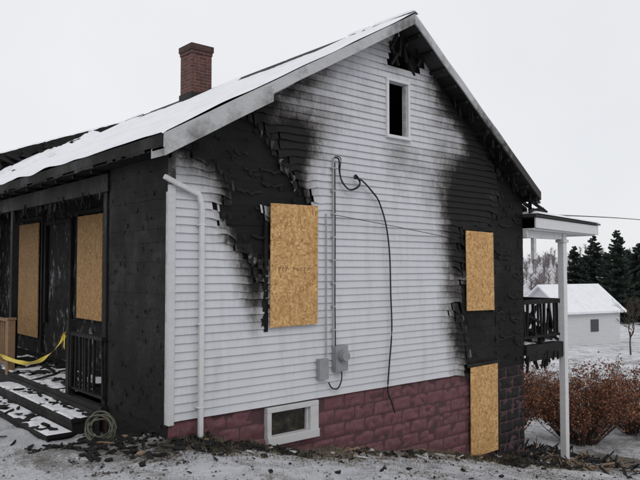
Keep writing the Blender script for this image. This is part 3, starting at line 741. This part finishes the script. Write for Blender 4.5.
# ------------------------------------------------------------------ spruces
tn=NT("spruce_needles"); tn.col(tn.ramp(tn.attr("soot_shade"),[(0,(.014,.022,.017)),(.6,(.032,.047,.037)),(1,(.062,.08,.066))])); SP=tn.m
def spruce(name,x,y,h,r,seed,nb=170):
    rnd=random.Random(seed); e=empty(name); z0=H(x,y); T=MB(); T.tube([(x,y,z0-.3),(x,y,z0+h*.5),(x,y,z0+h)],.16*h/9,6,r1=.02); T.obj("trunk",tw,e,fixn=False)
    F=MB()
    for k in range(nb):
        t=((k+rnd.random())/nb)**1.1; zz=z0+h*(.06+.94*t); bl=r*(1-t)**.75*rnd.uniform(.6,1.2)+.15; a=rnd.uniform(0,6.28)
        d=Vector((math.cos(a),math.sin(a),0)); up=.25*(t-.35)
        n=int(8+bl*14)
        for i in range(n):
            s=(i+rnd.random())/n; c=Vector((x,y,zz))+d*bl*s+Vector((0,0,bl*s*(up)-.18*bl*math.sin(s*2)+.12*bl*s*s))
            w=.14+.26*(1-s)*min(1,bl); sd_=Vector((-d.y,d.x,0))
            for sg in (-1,1):
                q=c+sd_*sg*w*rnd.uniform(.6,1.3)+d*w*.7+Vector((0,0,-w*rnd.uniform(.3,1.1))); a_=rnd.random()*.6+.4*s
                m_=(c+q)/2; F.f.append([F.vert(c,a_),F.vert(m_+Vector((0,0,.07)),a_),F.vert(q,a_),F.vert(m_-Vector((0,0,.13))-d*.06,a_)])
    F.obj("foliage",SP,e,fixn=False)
for i,(px,py,F_,rr) in enumerate([(574,246,88,2.8),(593,235,86,3.2),(617,230,80,3.2),(638,243,82,3.2),(606,252,92,3.0),(664,236,84,3.2),(583,256,95,2.8),(628,250,90,3.0),(650,252,92,3.0)]):
    x,y=FR(F_,(px-320)/674*F_); top=2+(267-py)*F_/674
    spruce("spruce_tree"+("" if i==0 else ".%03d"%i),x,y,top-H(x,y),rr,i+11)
dw=MB(); rnd=random.Random(5)
for k in range(420):
    F_=rnd.uniform(130,290); R_=F_*rnd.uniform(.2,.62); x,y=FR(F_,R_); h=rnd.uniform(4,8); z0=H(x,y)
    dw.tube([(x,y,z0-.5),(x,y,z0+h*.6)],.10,3,r1=.05)
    for i in range(46):
        a=rnd.uniform(0,6.28); zz=z0+h*rnd.uniform(.15,.7); l=rnd.uniform(.8,2.4); p=Vector((x,y,zz)); q=p+Vector((math.cos(a)*l*.7,math.sin(a)*l*.7,l*.6))
        w=Vector((.07,-.07,0)); dw.f.append([dw.vert(p-w),dw.vert(p+w),dw.vert(q)])
dw.obj("distant_woods",m_simple("hazy_bark",(.20,.18,.185),.95,0,.2,.05),None,fixn=False)
# ------------------------------------------------------------------ neighbour building
nb=empty("neighbouring_garage"); x,y=FR(47,(568-320)/674*47); zb=H(x,y)-.1
NW=m_simple("pale_clapboard",(.60,.61,.62),.7,0,.1,3)
a=MB(); a.box(-2.6,2.6,-2.0,2.0,0,2.5); a.prism([(-2.0,2.5),(2.0,2.5),(0,3.95)],'x',-2.6,2.6)
for k in range(20): a.box(-2.62,2.62,-2.02,2.02,.12*k+.02,.12*k+.10)
a.obj("walls",NW,nb)
b=MB(); b.prism([(-2.35,2.22),(0,3.98),(0,4.12),(-2.35,2.36)],'x',-2.9,2.9); b.prism([(2.35,2.22),(0.001,3.98),(0.001,4.12),(2.35,2.36)],'x',-2.9,2.9); b.obj("snowy_roof",SNOW,nb)
c_=MB(); c_.box(-.2,.5,-2.07,-2.031,1.0,1.8); c_.box(2.631,2.66,-.5,.4,1.0,1.9); c_.obj("door_and_windows",m_simple("dark_glazing",(.06,.065,.07),.3),nb)
nb.location=(x,y,zb); nb.rotation_euler=(0,0,math.radians(-14))
up=empty("utility_pole"); ux,uy=FR(46,26.5); uz=H(ux,uy)
p=MB(); p.tube([(ux,uy,uz-1),(ux,uy,uz+8.5)],.14,8,r1=.1); p.obox((ux,uy,uz+8),(.1,2.2,.12),(0,0,.3)); p.obj("pole",tw,up)
ow=MB(); ow.tube(crv([(7.9,-.15,3.02),(20,3.0,3.6),(ux,uy,uz+8.0)],14),.012,5); ow.obj("overhead_wire",DARK,up)
# ------------------------------------------------------------------ world / light / camera
w=bpy.data.worlds.new("World"); sc.world=w; w.use_nodes=True; nt=w.node_tree; bg=nt.nodes["Background"]
sk=nt.nodes.new("ShaderNodeTexSky"); sk.sky_type='NISHITA'; sk.sun_disc=False
SE,SA=38,215
sk.sun_elevation=math.radians(SE); sk.sun_rotation=math.radians(SA)
tc=nt.nodes.new("ShaderNodeTexCoord"); nz=nt.nodes.new("ShaderNodeTexNoise"); nz.inputs["Scale"].default_value=1.6; nz.inputs["Detail"].default_value=4
nt.links.new(tc.outputs["Generated"],nz.inputs["Vector"])
cr=nt.nodes.new("ShaderNodeValToRGB"); cr.color_ramp.elements[0].position=.3; cr.color_ramp.elements[0].color=(.84,.85,.88,1); cr.color_ramp.elements[1].position=.7; cr.color_ramp.elements[1].color=(.95,.95,.965,1)
nt.links.new(nz.outputs["Fac"],cr.inputs[0])
sc10=nt.nodes.new("ShaderNodeVectorMath"); sc10.operation='SCALE'; sc10.inputs["Scale"].default_value=9.6; nt.links.new(cr.outputs[0],sc10.inputs[0])
mx=nt.nodes.new("ShaderNodeMix"); mx.data_type='RGBA'; mx.inputs[0].default_value=.94
nt.links.new(sk.outputs[0],mx.inputs[6]); nt.links.new(sc10.outputs[0],mx.inputs[7]); nt.links.new(mx.outputs[2],bg.inputs[0]); bg.inputs[1].default_value=.1
sl=bpy.data.lights.new("sun",'SUN'); sl.energy=.55; sl.angle=math.radians(25); sl.color=(1,.97,.93)
so_=bpy.data.objects.new("sun",sl); sc.collection.objects.link(so_)
az=math.radians(SA); el=math.radians(SE); dirv=Vector((math.sin(az)*math.cos(el),math.cos(az)*math.cos(el),math.sin(el)))
so_.rotation_euler=dirv.to_track_quat('Z','Y').to_euler()
cam=bpy.data.cameras.new("camera"); co=bpy.data.objects.new("camera",cam); sc.collection.objects.link(co)
cam.sensor_width=36; cam.lens=674/640*36; cam.clip_end=3000; cam.clip_start=.05
co.location=(-3.856,-7.231,2.0); co.rotation_euler=(math.radians(92.3),0,math.radians(-40.6)); sc.camera=co
sc.view_settings.view_transform='Standard'; sc.view_settings.look='None'; sc.view_settings.exposure=0
